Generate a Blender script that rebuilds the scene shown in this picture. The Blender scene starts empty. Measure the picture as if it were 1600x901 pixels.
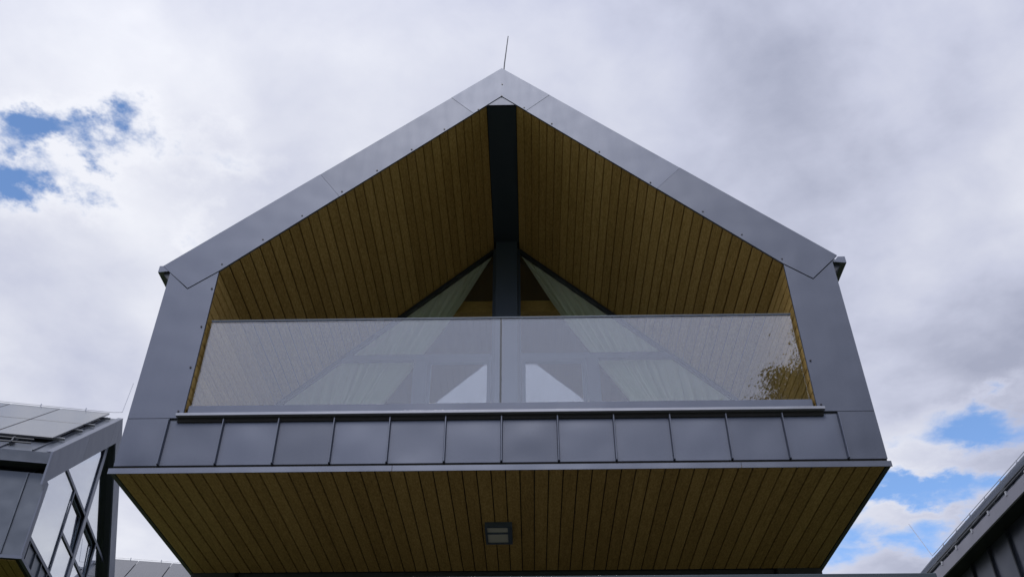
import bpy, bmesh, math, random
from mathutils import Vector, Matrix

random.seed(7)
SC = bpy.context.scene
COL = SC.collection
R = math.radians

# ------------------------------------------------------------------ camera
PITCH, YAW, ROLL = R(38.0245), R(-1.0718), R(-0.0686)
EYE = 1.6
fwd = Vector((math.sin(YAW) * math.cos(PITCH), math.cos(YAW) * math.cos(PITCH), math.sin(PITCH)))
rgt = Vector((math.cos(YAW), -math.sin(YAW), 0))
upv = rgt.cross(fwd)
r2 = rgt * math.cos(ROLL) + upv * math.sin(ROLL)
u2 = upv * math.cos(ROLL) - rgt * math.sin(ROLL)
cam_d = bpy.data.cameras.new('camera')
cam_d.sensor_width = 36.0
cam_d.lens = 36.0 * 1435.44 / 1600.0
cam_d.clip_end = 3000
cam = bpy.data.objects.new('camera', cam_d)
COL.objects.link(cam)
M4 = Matrix((r2, u2, -fwd)).transposed().to_4x4()
M4.translation = Vector((0.2523, -7.0704, EYE))
cam.matrix_world = M4
SC.camera = cam

# ------------------------------------------------------------------ sky and sun
SUN_EL, SUN_AZ = R(54), R(186)      # azimuth clockwise from +Y: behind the camera, a little to the left
world = bpy.data.worlds.new('World')
SC.world = world
world.use_nodes = True
nt = world.node_tree
for n in list(nt.nodes):
    nt.nodes.remove(n)


def N(t, kind, **kw):
    n = t.nodes.new(kind)
    for k, v in kw.items():
        if k == 'inp':
            for a, b in v.items():
                n.inputs[a].default_value = b
        else:
            setattr(n, k, v)
    return n


def math_node(t, op, a, b=None, c=None, clamp=False):
    n = t.nodes.new('ShaderNodeMath')
    n.operation = op
    n.use_clamp = clamp
    for i, v in enumerate((a, b, c)):
        if v is None:
            continue
        if isinstance(v, (int, float)):
            n.inputs[i].default_value = v
        else:
            t.links.new(v, n.inputs[i])
    return n.outputs[0]


def maprange(t, v, a, b, c=0.0, d=1.0, smooth=True):
    n = t.nodes.new('ShaderNodeMapRange')
    n.interpolation_type = 'SMOOTHSTEP' if smooth else 'LINEAR'
    t.links.new(v, n.inputs[0])
    for i, x in enumerate((a, b, c, d)):
        n.inputs[1 + i].default_value = x
    return n.outputs[0]


def build_sky():
    L = nt.links.new
    out = N(nt, 'ShaderNodeOutputWorld')
    bg = N(nt, 'ShaderNodeBackground')
    bg.inputs['Strength'].default_value = 0.115
    L(bg.outputs[0], out.inputs[0])
    sky = N(nt, 'ShaderNodeTexSky', sky_type='NISHITA', sun_disc=False, sun_elevation=SUN_EL, sun_rotation=SUN_AZ,
            altitude=600, air_density=1.0, dust_density=0.1, ozone_density=5.0)
    tc = N(nt, 'ShaderNodeTexCoord')
    sep = N(nt, 'ShaderNodeSeparateXYZ')
    L(tc.outputs['Generated'], sep.inputs[0])
    zz = math_node(nt, 'MAXIMUM', sep.outputs[2], 0.0)
    zz = math_node(nt, 'ADD', zz, 0.15)
    px = math_node(nt, 'DIVIDE', sep.outputs[0], zz)
    py = math_node(nt, 'DIVIDE', sep.outputs[1], zz)
    P = N(nt, 'ShaderNodeCombineXYZ')
    L(px, P.inputs[0]); L(py, P.inputs[1])

    def noise(scale, detail, rough, off, dist=0.0, src=None):
        mp = N(nt, 'ShaderNodeMapping')
        mp.inputs['Location'].default_value = off
        L(src or P.outputs[0], mp.inputs[0])
        n = N(nt, 'ShaderNodeTexNoise')
        n.inputs['Scale'].default_value = scale
        n.inputs['Detail'].default_value = detail
        n.inputs['Roughness'].default_value = rough
        n.inputs['Distortion'].default_value = dist
        L(mp.outputs[0], n.inputs[0])
        return n
    # warped coordinate, so that the gaps in the cloud have ragged edges
    wn = noise(6.0, 6, 0.62, (3.1, 7.7, 0))
    sub = N(nt, 'ShaderNodeVectorMath', operation='SUBTRACT')
    L(wn.outputs['Color'], sub.inputs[0]); sub.inputs[1].default_value = (0.5, 0.5, 0.5)
    scl = N(nt, 'ShaderNodeVectorMath', operation='SCALE')
    L(sub.outputs[0], scl.inputs[0]); scl.inputs['Scale'].default_value = 0.33
    addv = N(nt, 'ShaderNodeVectorMath', operation='ADD')
    L(P.outputs[0], addv.inputs[0]); L(scl.outputs[0], addv.inputs[1])
    holes = None
    # (x, y, rx, ry, depth): gaps in the cloud deck, on the plane of the deck
    for hx, hy, rx, ry, dep in GAPS:
        mp = N(nt, 'ShaderNodeVectorMath', operation='SUBTRACT')
        L(addv.outputs[0], mp.inputs[0]); mp.inputs[1].default_value = (hx, hy, 0)
        dv = N(nt, 'ShaderNodeVectorMath', operation='DIVIDE')
        L(mp.outputs[0], dv.inputs[0]); dv.inputs[1].default_value = (rx, ry, 1)
        ln = N(nt, 'ShaderNodeVectorMath', operation='LENGTH')
        L(dv.outputs[0], ln.inputs[0])
        g = maprange(nt, ln.outputs['Value'], 1.6, 0.0, 0.0, dep)
        holes = g if holes is None else math_node(nt, 'MAXIMUM', holes, g)
    fine = noise(7.5, 7, 0.56, (1.7, 4.2, 0), 0.3)
    mid = noise(2.2, 8, 0.55, (8.3, 2.2, 0), 0.2)
    # elsewhere the deck opens now and then by itself
    far = maprange(nt, noise(0.75, 5, 0.5, (21.0, 3.0, 0)).outputs[0], 0.60, 0.78, 0.0, 0.75)
    holes = math_node(nt, 'MAXIMUM', holes, far)
    hv = math_node(nt, 'MULTIPLY_ADD', fine.outputs[0], 1.35, -0.675)
    hv = math_node(nt, 'ADD', holes, hv)
    gap = maprange(nt, hv, 0.24, 0.80, 0.0, 1.0)
    # cloud brightness: lit tops and grey bases
    big = noise(1.25, 6, 0.5, (5.55, 9.35, 0), 0.4)
    b = math_node(nt, 'MULTIPLY_ADD', big.outputs[0], 2.7, -1.43)
    b = math_node(nt, 'MULTIPLY_ADD', mid.outputs[0], 1.35, math_node(nt, 'ADD', b, -0.30))
    b = math_node(nt, 'MULTIPLY_ADD', fine.outputs[0], 0.55, math_node(nt, 'ADD', b, -0.145))
    # bank of darker cloud overhead to the right, brighter towards the left and the horizon
    b = math_node(nt, 'MULTIPLY_ADD', px, -0.27, math_node(nt, 'ADD', b, -0.05))
    b = math_node(nt, 'MULTIPLY_ADD', math_node(nt, 'MINIMUM', py, 2.0), 0.30, b)
    b = math_node(nt, 'MULTIPLY_ADD', holes, 0.62, b)
    ramp = N(nt, 'ShaderNodeValToRGB')
    el = ramp.color_ramp.elements
    el[0].position = 0.25; el[0].color = (0.36, 0.385, 0.50, 1)
    el[1].position = 0.97; el[1].color = (0.81, 0.825, 0.89, 1)
    e = el.new(0.50); e.color = (0.535, 0.56, 0.69, 1)
    b = math_node(nt, 'DIVIDE', b, 1.5, clamp=True)
    L(b, ramp.inputs[0])
    cm = N(nt, 'ShaderNodeVectorMath', operation='SCALE')
    L(ramp.outputs[0], cm.inputs[0]); 
    # the deck is thinner-lit far from the sun and glows broadly on the sun's own side of the sky
    dt = N(nt, 'ShaderNodeVectorMath', operation='DOT_PRODUCT')
    L(tc.outputs['Generated'], dt.inputs[0])
    dt.inputs[1].default_value = (math.sin(SUN_AZ) * math.cos(SUN_EL), math.cos(SUN_AZ) * math.cos(SUN_EL), math.sin(SUN_EL))
    lobe = math_node(nt, 'POWER', math_node(nt, 'MAXIMUM', dt.outputs['Value'], 0.0), 3.0)
    L(math_node(nt, 'MULTIPLY_ADD', lobe, CLOUD * 2.3, CLOUD), cm.inputs['Scale'])
    mix = N(nt, 'ShaderNodeMix', data_type='RGBA')
    L(gap, mix.inputs[0]); L(cm.outputs[0], mix.inputs[6]); L(sky.outputs[0], mix.inputs[7])
    L(mix.outputs[2], bg.inputs['Color'])


CLOUD = 4.65
GAPS = [(-0.545, 0.74, .095, .05, 1.05), (-0.65, 0.81, .105, .07, 1.15), (-0.385, 0.765, .055, .035, .46), (-0.41, 0.885, .03, .05, .46),
        (0.745, 1.33, .17, .07, .74), (0.69, 1.29, .06, .04, .62), (0.70, 1.53, .20, .06, .92), (0.565, 1.53, .09, .11, .86), (0.60, 1.72, .11, .14, .70), (0.86, 1.24, .14, .05, .66),
        (0.76, 1.68, .12, .08, .70)]
build_sky()

sun_d = bpy.data.lights.new('sun', 'SUN')
sun_d.energy = 0.9
sun_d.angle = R(18)
sun_d.color = (1.0, 0.95, 0.88)
sun = bpy.data.objects.new('sun', sun_d)
COL.objects.link(sun)
sdir = Vector((math.sin(SUN_AZ) * math.cos(SUN_EL), math.cos(SUN_AZ) * math.cos(SUN_EL), math.sin(SUN_EL)))
sun.rotation_euler = sdir.to_track_quat('Z', 'Y').to_euler()
sun.location = (0, 0, 60)

SC.view_settings.view_transform = 'Standard'
SC.view_settings.look = 'None'
SC.view_settings.gamma = 1.0
SC.view_settings.exposure = 1.0
SC.view_settings.use_curve_mapping = False
SC.render.engine = 'CYCLES'
SC.cycles.use_denoising = True
SC.cycles.max_bounces = 10
SC.cycles.transparent_max_bounces = 16
SC.cycles.sample_clamp_indirect = 6.0

# ------------------------------------------------------------------ materials
MATS = {}


def new_mat(name):
    m = bpy.data.materials.new(name)
    m.use_nodes = True
    t = m.node_tree
    for n in list(t.nodes):
        t.nodes.remove(n)
    out = N(t, 'ShaderNodeOutputMaterial')
    MATS[name] = m
    return m, t, out


def ramp_node(t, fac, stops):
    r = N(t, 'ShaderNodeValToRGB')
    el = r.color_ramp.elements
    while len(el) < len(stops):
        el.new(0.5)
    for e, (p, c) in zip(el, stops):
        e.position = p
        e.color = (*c, 1)
    t.links.new(fac, r.inputs[0])
    return r.outputs[0]


def metal_mat(name, col, rough=0.38, metallic=0.55, dent=0.10, vary=0.10):
    """coated sheet metal: fine grain, faint rain marks, sheets that bulge a little (oil-canning)"""
    m, t, out = new_mat(name)
    L = t.links.new
    b = N(t, 'ShaderNodeBsdfPrincipled')
    b.inputs['Metallic'].default_value = metallic
    tc = N(t, 'ShaderNodeTexCoord')
    oi = N(t, 'ShaderNodeObjectInfo')
    off = N(t, 'ShaderNodeVectorMath', operation='SCALE')
    cmb = N(t, 'ShaderNodeCombineXYZ')
    L(oi.outputs['Random'], cmb.inputs[0]); L(oi.outputs['Random'], cmb.inputs[2])
    L(cmb.outputs[0], off.inputs[0]); off.inputs['Scale'].default_value = 40.0
    ad = N(t, 'ShaderNodeVectorMath', operation='ADD')
    L(tc.outputs['Object'], ad.inputs[0]); L(off.outputs[0], ad.inputs[1])
    big = N(t, 'ShaderNodeTexNoise'); big.inputs['Scale'].default_value = 2.4; big.inputs['Detail'].default_value = 1.0
    L(ad.outputs[0], big.inputs[0])
    gr = N(t, 'ShaderNodeTexNoise'); gr.inputs['Scale'].default_value = 160.0; gr.inputs['Detail'].default_value = 3.0
    L(tc.outputs['Object'], gr.inputs[0])
    mp = N(t, 'ShaderNodeMapping'); mp.inputs['Scale'].default_value = (4, 4, 0.6)
    L(ad.outputs[0], mp.inputs[0])
    st = N(t, 'ShaderNodeTexNoise'); st.inputs['Scale'].default_value = 3.0; st.inputs['Detail'].default_value = 5.0
    L(mp.outputs[0], st.inputs[0])
    f = math_node(t, 'MULTIPLY_ADD', st.outputs[0], 0.16, 0.10)
    f = math_node(t, 'MULTIPLY_ADD', gr.outputs[0], 0.30, f)
    f = math_node(t, 'MULTIPLY_ADD', oi.outputs['Random'], 0.34, f)
    lo = tuple(c * (1 - vary) for c in col)
    hi = tuple(c * (1 + vary) for c in col)
    L(ramp_node(t, f, [(0.3, lo), (0.7, hi)]), b.inputs['Base Color'])
    rr = math_node(t, 'MULTIPLY_ADD', st.outputs[0], 0.08, rough - 0.04)
    L(rr, b.inputs['Roughness'])
    bp = N(t, 'ShaderNodeBump'); bp.inputs['Strength'].default_value = dent; bp.inputs['Distance'].default_value = 0.35
    L(big.outputs[0], bp.inputs['Height'])
    bp2 = N(t, 'ShaderNodeBump'); bp2.inputs['Strength'].default_value = 0.06; bp2.inputs['Distance'].default_value = 0.004
    L(gr.outputs[0], bp2.inputs['Height']); L(bp.outputs[0], bp2.inputs['Normal'])
    L(bp2.outputs[0], b.inputs['Normal'])
    L(b.outputs[0], out.inputs[0])
    return m


def wood_mat(name, cols, rough=0.62, along='Y'):
    m, t, out = new_mat(name)
    L = t.links.new
    b = N(t, 'ShaderNodeBsdfPrincipled')
    b.inputs['Specular IOR Level'].default_value = 0.25
    tc = N(t, 'ShaderNodeTexCoord')
    oi = N(t, 'ShaderNodeObjectInfo')
    cmb = N(t, 'ShaderNodeCombineXYZ')
    L(oi.outputs['Random'], cmb.inputs[0]); L(oi.outputs['Random'], cmb.inputs[1]); L(oi.outputs['Random'], cmb.inputs[2])
    off = N(t, 'ShaderNodeVectorMath', operation='SCALE'); off.inputs['Scale'].default_value = 57.0
    L(cmb.outputs[0], off.inputs[0])
    ad = N(t, 'ShaderNodeVectorMath', operation='ADD')
    L(tc.outputs['Object'], ad.inputs[0]); L(off.outputs[0], ad.inputs[1])
    sc = {'X': (0.7, 14, 14), 'Y': (14, 0.7, 14)}[along]
    mp = N(t, 'ShaderNodeMapping'); mp.inputs['Scale'].default_value = sc
    L(ad.outputs[0], mp.inputs[0])
    g1 = N(t, 'ShaderNodeTexNoise'); g1.inputs['Scale'].default_value = 2.2; g1.inputs['Detail'].default_value = 7; g1.inputs['Roughness'].default_value = 0.62; g1.inputs['Distortion'].default_value = 0.9
    L(mp.outputs[0], g1.inputs[0])
    mp2 = N(t, 'ShaderNodeMapping'); mp2.inputs['Scale'].default_value = tuple(v * 6 if v > 1 else v * 4 for v in sc)
    L(ad.outputs[0], mp2.inputs[0])
    g2 = N(t, 'ShaderNodeTexNoise'); g2.inputs['Scale'].default_value = 2.0; g2.inputs['Detail'].default_value = 4
    L(mp2.outputs[0], g2.inputs[0])
    sp = N(t, 'ShaderNodeTexNoise'); sp.inputs['Scale'].default_value = 75.0; sp.inputs['Detail'].default_value = 3
    mp3 = N(t, 'ShaderNodeMapping'); mp3.inputs['Scale'].default_value = tuple(1.0 if v > 1 else 0.3 for v in sc)
    L(ad.outputs[0], mp3.inputs[0]); L(mp3.outputs[0], sp.inputs[0])
    f = math_node(t, 'MULTIPLY_ADD', g1.outputs[0], 0.34, -0.12)
    f = math_node(t, 'MULTIPLY_ADD', sp.outputs[0], 0.66, math_node(t, 'ADD', f, -0.055))
    f = math_node(t, 'MULTIPLY_ADD', g2.outputs[0], 0.30, f)
    f = math_node(t, 'MULTIPLY_ADD', oi.outputs['Random'], 0.12, f)
    L(ramp_node(t, f, [(0.24, cols[0]), (0.52, cols[1]), (0.80, cols[2])]), b.inputs['Base Color'])
    b.inputs['Roughness'].default_value = rough
    bp = N(t, 'ShaderNodeBump'); bp.inputs['Strength'].default_value = 0.25; bp.inputs['Distance'].default_value = 0.004
    L(g2.outputs[0], bp.inputs['Height']); L(bp.outputs[0], b.inputs['Normal'])
    L(b.outputs[0], out.inputs[0])
    return m


def plain_mat(name, col, rough=0.6, metallic=0.0, vary=0.12, scale=8.0, bump=0.1, spec=0.5):
    m, t, out = new_mat(name)
    L = t.links.new
    b = N(t, 'ShaderNodeBsdfPrincipled')
    b.inputs['Metallic'].default_value = metallic
    b.inputs['Roughness'].default_value = rough
    b.inputs['Specular IOR Level'].default_value = spec
    tc = N(t, 'ShaderNodeTexCoord')
    n = N(t, 'ShaderNodeTexNoise'); n.inputs['Scale'].default_value = scale; n.inputs['Detail'].default_value = 6
    L(tc.outputs['Object'], n.inputs[0])
    L(ramp_node(t, n.outputs[0], [(0.3, tuple(c * (1 - vary) for c in col)), (0.7, tuple(c * (1 + vary) for c in col))]), b.inputs['Base Color'])
    bp = N(t, 'ShaderNodeBump'); bp.inputs['Strength'].default_value = bump; bp.inputs['Distance'].default_value = 0.01
    L(n.outputs[0], bp.inputs['Height']); L(bp.outputs[0], b.inputs['Normal'])
    L(b.outputs[0], out.inputs[0])
    return m


def glass_mat(name, r0, tint, rough=0.0, wav=0.02, smear=0.0):
    """thin coated pane: clear transmission plus a mirror reflection that grows towards grazing angles"""
    m, t, out = new_mat(name)
    L = t.links.new
    tr = N(t, 'ShaderNodeBsdfTransparent'); tr.inputs[0].default_value = (*tint, 1)
    gl = N(t, 'ShaderNodeBsdfGlossy'); gl.inputs['Roughness'].default_value = rough; gl.inputs[0].default_value = (0.95, 0.97, 1.0, 1)
    lw = N(t, 'ShaderNodeLayerWeight'); lw.inputs['Blend'].default_value = 0.5
    p5 = math_node(t, 'POWER', lw.outputs['Facing'], 4.0)
    fac = math_node(t, 'MULTIPLY_ADD', p5, 1.0 - r0, r0)
    tc = N(t, 'ShaderNodeTexCoord')
    n = N(t, 'ShaderNodeTexNoise'); n.inputs['Scale'].default_value = 0.9; n.inputs['Detail'].default_value = 1
    L(tc.outputs['Object'], n.inputs[0])
    bp = N(t, 'ShaderNodeBump'); bp.inputs['Strength'].default_value = wav; bp.inputs['Distance'].default_value = 0.1
    L(n.outputs[0], bp.inputs['Height']); L(bp.outputs[0], gl.inputs['Normal'])
    mx = N(t, 'ShaderNodeMixShader')
    L(fac, mx.inputs[0]); L(tr.outputs[0], mx.inputs[1]); L(gl.outputs[0], mx.inputs[2])
    L(mx.outputs[0], out.inputs[0])
    return m


metal_mat('cladding', (0.084, 0.096, 0.132), rough=0.48, metallic=0.42, dent=0.032, vary=0.15)
metal_mat('cladding_trim', (0.118, 0.130, 0.165), rough=0.40, metallic=0.55, dent=0.05)
metal_mat('sill_metal', (0.23, 0.24, 0.275), rough=0.4, metallic=0.5, dent=0.03)
metal_mat('dark_metal', (0.028, 0.033, 0.042), rough=0.5, metallic=0.2, dent=0.02)
metal_mat('beam_paint', (0.022, 0.036, 0.048), rough=0.5, metallic=0.1, dent=0.02)
metal_mat('frame_paint', (0.062, 0.085, 0.12), rough=0.42, metallic=0.2, dent=0.02)
metal_mat('neighbour_cladding', (0.085, 0.098, 0.122), rough=0.42, metallic=0.5, dent=0.08)
metal_mat('sky_lit_trim', (0.37, 0.365, 0.41), rough=0.5, metallic=0.3, dent=0.04)  # fascia sheet made paler to carry the bright sky light falling on it
metal_mat('galvanised', (0.40, 0.41, 0.43), rough=0.35, metallic=0.9, dent=0.0)
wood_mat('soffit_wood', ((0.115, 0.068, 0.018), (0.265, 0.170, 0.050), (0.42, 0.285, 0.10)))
wood_mat('lining_wood_lit', ((0.165, 0.098, 0.025), (0.36, 0.232, 0.068), (0.53, 0.365, 0.13)))  # soffit timber again, lightened to stand in for light on the linings
wood_mat('inner_wood', ((0.26, 0.15, 0.04), (0.48, 0.29, 0.08), (0.62, 0.40, 0.13)), along='X')
plain_mat('shadow_gap', (0.012, 0.011, 0.010), 0.9, vary=0.1)
plain_mat('interior', (0.72, 0.70, 0.66), 0.8)
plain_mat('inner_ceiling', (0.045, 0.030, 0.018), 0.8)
plain_mat('lower_wall', (0.035, 0.038, 0.042), 0.7)
plain_mat('concrete', (0.12, 0.115, 0.105), 0.85, vary=0.15, scale=2.0, bump=0.3)
plain_mat('diffuser', (0.42, 0.42, 0.36), 0.45, vary=0.05)
plain_mat('screw_head', (0.03, 0.03, 0.035), 0.4, metallic=0.5)
plain_mat('bark', (0.075, 0.055, 0.04), 0.9, vary=0.4, scale=14, bump=0.8)
glass_mat('rail_glass', 0.088, (0.975, 0.987, 0.98), wav=0.0012)
glass_mat('added_rear_glass', 0.06, (0.92, 0.95, 0.94))
glass_mat('window_glass', 0.09, (0.97, 0.985, 0.98), wav=0.004)
glass_mat('neighbour_glass', 0.48, (0.55, 0.60, 0.60), wav=0.006)


def special_mats():
    m, t, out = new_mat('curtain_cloth')
    L = t.links.new
    d = N(t, 'ShaderNodeBsdfDiffuse'); d.inputs[0].default_value = (0.87, 0.93, 0.82, 1)
    tl = N(t, 'ShaderNodeBsdfTranslucent'); tl.inputs[0].default_value = (0.88, 0.93, 0.83, 1)
    mx = N(t, 'ShaderNodeMixShader'); mx.inputs[0].default_value = 0.45
    tc = N(t, 'ShaderNodeTexCoord')
    w = N(t, 'ShaderNodeTexNoise'); w.inputs['Scale'].default_value = 220
    L(tc.outputs['Object'], w.inputs[0])
    bp = N(t, 'ShaderNodeBump'); bp.inputs['Strength'].default_value = 0.2; bp.inputs['Distance'].default_value = 0.003
    L(w.outputs[0], bp.inputs['Height']); L(bp.outputs[0], d.inputs['Normal'])
    L(d.outputs[0], mx.inputs[1]); L(tl.outputs[0], mx.inputs[2]); L(mx.outputs[0], out.inputs[0])

    m, t, out = new_mat('solar_glass')
    L = t.links.new
    b = N(t, 'ShaderNodeBsdfPrincipled')
    b.inputs['Roughness'].default_value = 0.22
    b.inputs['IOR'].default_value = 1.55
    b.inputs['Coat Weight'].default_value = 0.2; b.inputs['Coat Roughness'].default_value = 0.1
    tc = N(t, 'ShaderNodeTexCoord')
    br = N(t, 'ShaderNodeTexBrick'); br.offset = 0.0
    br.inputs['Color1'].default_value = (0.035, 0.036, 0.045, 1); br.inputs['Color2'].default_value = (0.040, 0.041, 0.050, 1)
    br.inputs['Mortar'].default_value = (0.055, 0.056, 0.065, 1); br.inputs['Scale'].default_value = 1.0
    br.inputs['Mortar Size'].default_value = 0.004; br.inputs['Brick Width'].default_value = 0.155; br.inputs['Row Height'].default_value = 0.155
    L(tc.outputs['Object'], br.inputs[0]); L(br.outputs[0], b.inputs['Base Color'])
    L(b.outputs[0], out.inputs[0])

    m, t, out = new_mat('leaf')
    d = N(t, 'ShaderNodeBsdfDiffuse'); tl = N(t, 'ShaderNodeBsdfTranslucent'); mx = N(t, 'ShaderNodeMixShader'); mx.inputs[0].default_value = 0.3
    tc = N(t, 'ShaderNodeTexCoord'); n = N(t, 'ShaderNodeTexNoise'); n.inputs['Scale'].default_value = 1.1; n.inputs['Detail'].default_value = 5
    L = t.links.new
    L(tc.outputs['Object'], n.inputs[0])
    c = ramp_node(t, n.outputs[0], [(0.3, (0.05, 0.065, 0.016)), (0.5, (0.09, 0.11, 0.03)), (0.72, (0.14, 0.15, 0.045))])
    L(c, d.inputs[0]); L(c, tl.inputs[0]); L(d.outputs[0], mx.inputs[1]); L(tl.outputs[0], mx.inputs[2]); L(mx.outputs[0], out.inputs[0])

    m, t, out = new_mat('ground')
    b = N(t, 'ShaderNodeBsdfPrincipled'); b.inputs['Roughness'].default_value = 0.95
    tc = N(t, 'ShaderNodeTexCoord'); L = t.links.new
    n = N(t, 'ShaderNodeTexNoise'); n.inputs['Scale'].default_value = 0.35; n.inputs['Detail'].default_value = 9
    L(tc.outputs['Object'], n.inputs[0])
    L(ramp_node(t, n.outputs[0], [(0.3, (0.05, 0.075, 0.02)), (0.55, (0.075, 0.10, 0.03)), (0.75, (0.12, 0.125, 0.05))]), b.inputs['Base Color'])
    L(b.outputs[0], out.inputs[0])

    m, t, out = new_mat('paving')
    b = N(t, 'ShaderNodeBsdfPrincipled'); b.inputs['Roughness'].default_value = 0.9
    tc = N(t, 'ShaderNodeTexCoord'); L = t.links.new
    n = N(t, 'ShaderNodeTexNoise'); n.inputs['Scale'].default_value = 30; n.inputs['Detail'].default_value = 6
    L(tc.outputs['Object'], n.inputs[0])
    L(ramp_node(t, n.outputs[0], [(0.3, (0.10, 0.095, 0.085)), (0.7, (0.16, 0.15, 0.13))]), b.inputs['Base Color'])
    L(b.outputs[0], out.inputs[0])


special_mats()

# ------------------------------------------------------------------ building helpers


def tag(o, label=None, cat=None, group=None, kind=None):
    if label: o['label'] = label
    if cat: o['category'] = cat
    if group: o['group'] = group
    if kind: o['kind'] = kind
    return o


def empty(name, loc=(0, 0, 0), rz=0.0):
    o = bpy.data.objects.new(name, None)
    COL.objects.link(o)
    o.location = loc
    o.rotation_euler = (0, 0, rz)
    o.empty_display_size = 0.3
    return o


def mesh_obj(name, me, mat=None, parent=None, loc=(0, 0, 0), rot=(0, 0, 0)):
    o = bpy.data.objects.new(name, me)
    COL.objects.link(o)
    if mat and not me.materials:
        me.materials.append(MATS[mat])
    if parent is not None:
        o.parent = parent
    o.location = loc
    o.rotation_euler = rot
    return o


def mesh_data(name, verts, faces):
    me = bpy.data.meshes.new(name)
    me.from_pydata([tuple(v) for v in verts], [], faces)
    bm = bmesh.new(); bm.from_mesh(me)
    bmesh.ops.recalc_face_normals(bm, faces=bm.faces)
    bm.to_mesh(me); bm.free()
    return me


def box_data(name, a, b, bev=0.0):
    x0, y0, z0 = a; x1, y1, z1 = b
    v = [(x0, y0, z0), (x1, y0, z0), (x1, y1, z0), (x0, y1, z0), (x0, y0, z1), (x1, y0, z1), (x1, y1, z1), (x0, y1, z1)]
    f = [(0, 3, 2, 1), (4, 5, 6, 7), (0, 1, 5, 4), (1, 2, 6, 5), (2, 3, 7, 6), (3, 0, 4, 7)]
    me = mesh_data(name, v, f)
    if bev > 0:
        bm = bmesh.new(); bm.from_mesh(me)
        bmesh.ops.bevel(bm, geom=list(bm.edges), offset=bev, segments=1, affect='EDGES', profile=0.5)
        bm.to_mesh(me); bm.free()
    return me


def box(name, a, b, mat, parent=None, bev=0.0):
    return mesh_obj(name, box_data(name, a, b, bev), mat, parent)


def extrude_data(name, pts, d0, d1, axis):
    """polygon in the plane across axis ('x': pts are (y,z); 'y': pts are (x,z); 'z': pts are (x,y)), extruded d0..d1"""
    def P(p, d):
        return {'x': (d, p[0], p[1]), 'y': (p[0], d, p[1]), 'z': (p[0], p[1], d)}[axis]
    n = len(pts)
    v = [P(p, d0) for p in pts] + [P(p, d1) for p in pts]
    f = [tuple(range(n)), tuple(range(2 * n - 1, n - 1, -1))] + [(i, (i + 1) % n, n + (i + 1) % n, n + i) for i in range(n)]
    return mesh_data(name, v, f)


def prism(name, pts, d0, d1, axis, mat, parent=None):
    return mesh_obj(name, extrude_data(name, pts, d0, d1, axis), mat, parent)


def tube_data(name, pts, rad, seg=8):
    bm = bmesh.new()
    rads = rad if isinstance(rad, (list, tuple)) else [rad] * len(pts)
    pts = [Vector(p) for p in pts]
    rings = []
    for i, p in enumerate(pts):
        d = (pts[min(i + 1, len(pts) - 1)] - pts[max(i - 1, 0)]).normalized()
        a = d.orthogonal().normalized() if i == 0 else (A0 - d * A0.dot(d)).normalized()
        A0 = a
        c = d.cross(a)
        rings.append([bm.verts.new(p + (a * math.cos(k * 2 * math.pi / seg) + c * math.sin(k * 2 * math.pi / seg)) * rads[i]) for k in range(seg)])
    for r0, r1 in zip(rings, rings[1:]):
        for k in range(seg):
            bm.faces.new((r0[k], r0[(k + 1) % seg], r1[(k + 1) % seg], r1[k]))
    bm.faces.new(list(reversed(rings[0]))); bm.faces.new(rings[-1])
    bmesh.ops.recalc_face_normals(bm, faces=bm.faces)
    me = bpy.data.meshes.new(name); bm.to_mesh(me); bm.free()
    return me


def tube(name, pts, rad, mat, parent=None, seg=8):
    return mesh_obj(name, tube_data(name, pts, rad, seg), mat, parent)


def copy_tree(o, parent=None, skip=()):
    c = o.copy()
    COL.objects.link(c)
    c.parent = parent
    for ch in list(o.children):
        if ch.name.split('.')[0] not in skip:
            copy_tree(ch, c, skip)
    return c


def slab(name, p0, p1, thick, a0, a1, axis, mat, parent=None):
    """strip between two points of a cross-section, thickened to the side of its left normal"""
    d = Vector((p1[0] - p0[0], p1[1] - p0[1])).normalized()
    n = Vector((-d.y, d.x)) * thick
    return prism(name, [p0, p1, (p1[0] + n.x, p1[1] + n.y), (p0[0] + n.x, p0[1] + n.y)], a0, a1, axis, mat, parent)


# ------------------------------------------------------------------ ground
def sstep(a, b, x):
    t = max(0.0, min(1.0, (x - a) / (b - a)))
    return t * t * (3 - 2 * t)


def ground_z(x, y):
    return 4.6 * sstep(1.5, 17, y) - 0.02 + (math.sin(x * 0.05) * math.cos(y * 0.04)) * 2.0 * sstep(40, 160, math.hypot(x, y))


def build_ground():
    xs = sorted(set([i * 2.0 for i in range(-20, 21)] + [s * v for s in (-1, 1) for v in (50, 65, 85, 120, 180, 280, 450, 800)]))
    v = []; f = []
    for y in xs:
        for x in xs:
            v.append((x, y, ground_z(x, y)))
    n = len(xs)
    for j in range(n - 1):
        for i in range(n - 1):
            f.append((j * n + i, j * n + i + 1, (j + 1) * n + i + 1, (j + 1) * n + i))
    me = mesh_data('ground', v, f)
    for p in me.polygons: p.use_smooth = True
    tag(mesh_obj('ground', me, 'ground'), kind='structure')
    p = prism('path', [(-9, -13), (9, -13), (9, -2.3), (-9, -2.3)], 0.0, 0.03, 'z', 'paving')
    tag(p, kind='structure')
    t = box('terrace', (-3.9, -2.2, -0.3), (3.4, 2.26, 2.40), 'concrete')
    tag(t, kind='structure')


build_ground()

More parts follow.
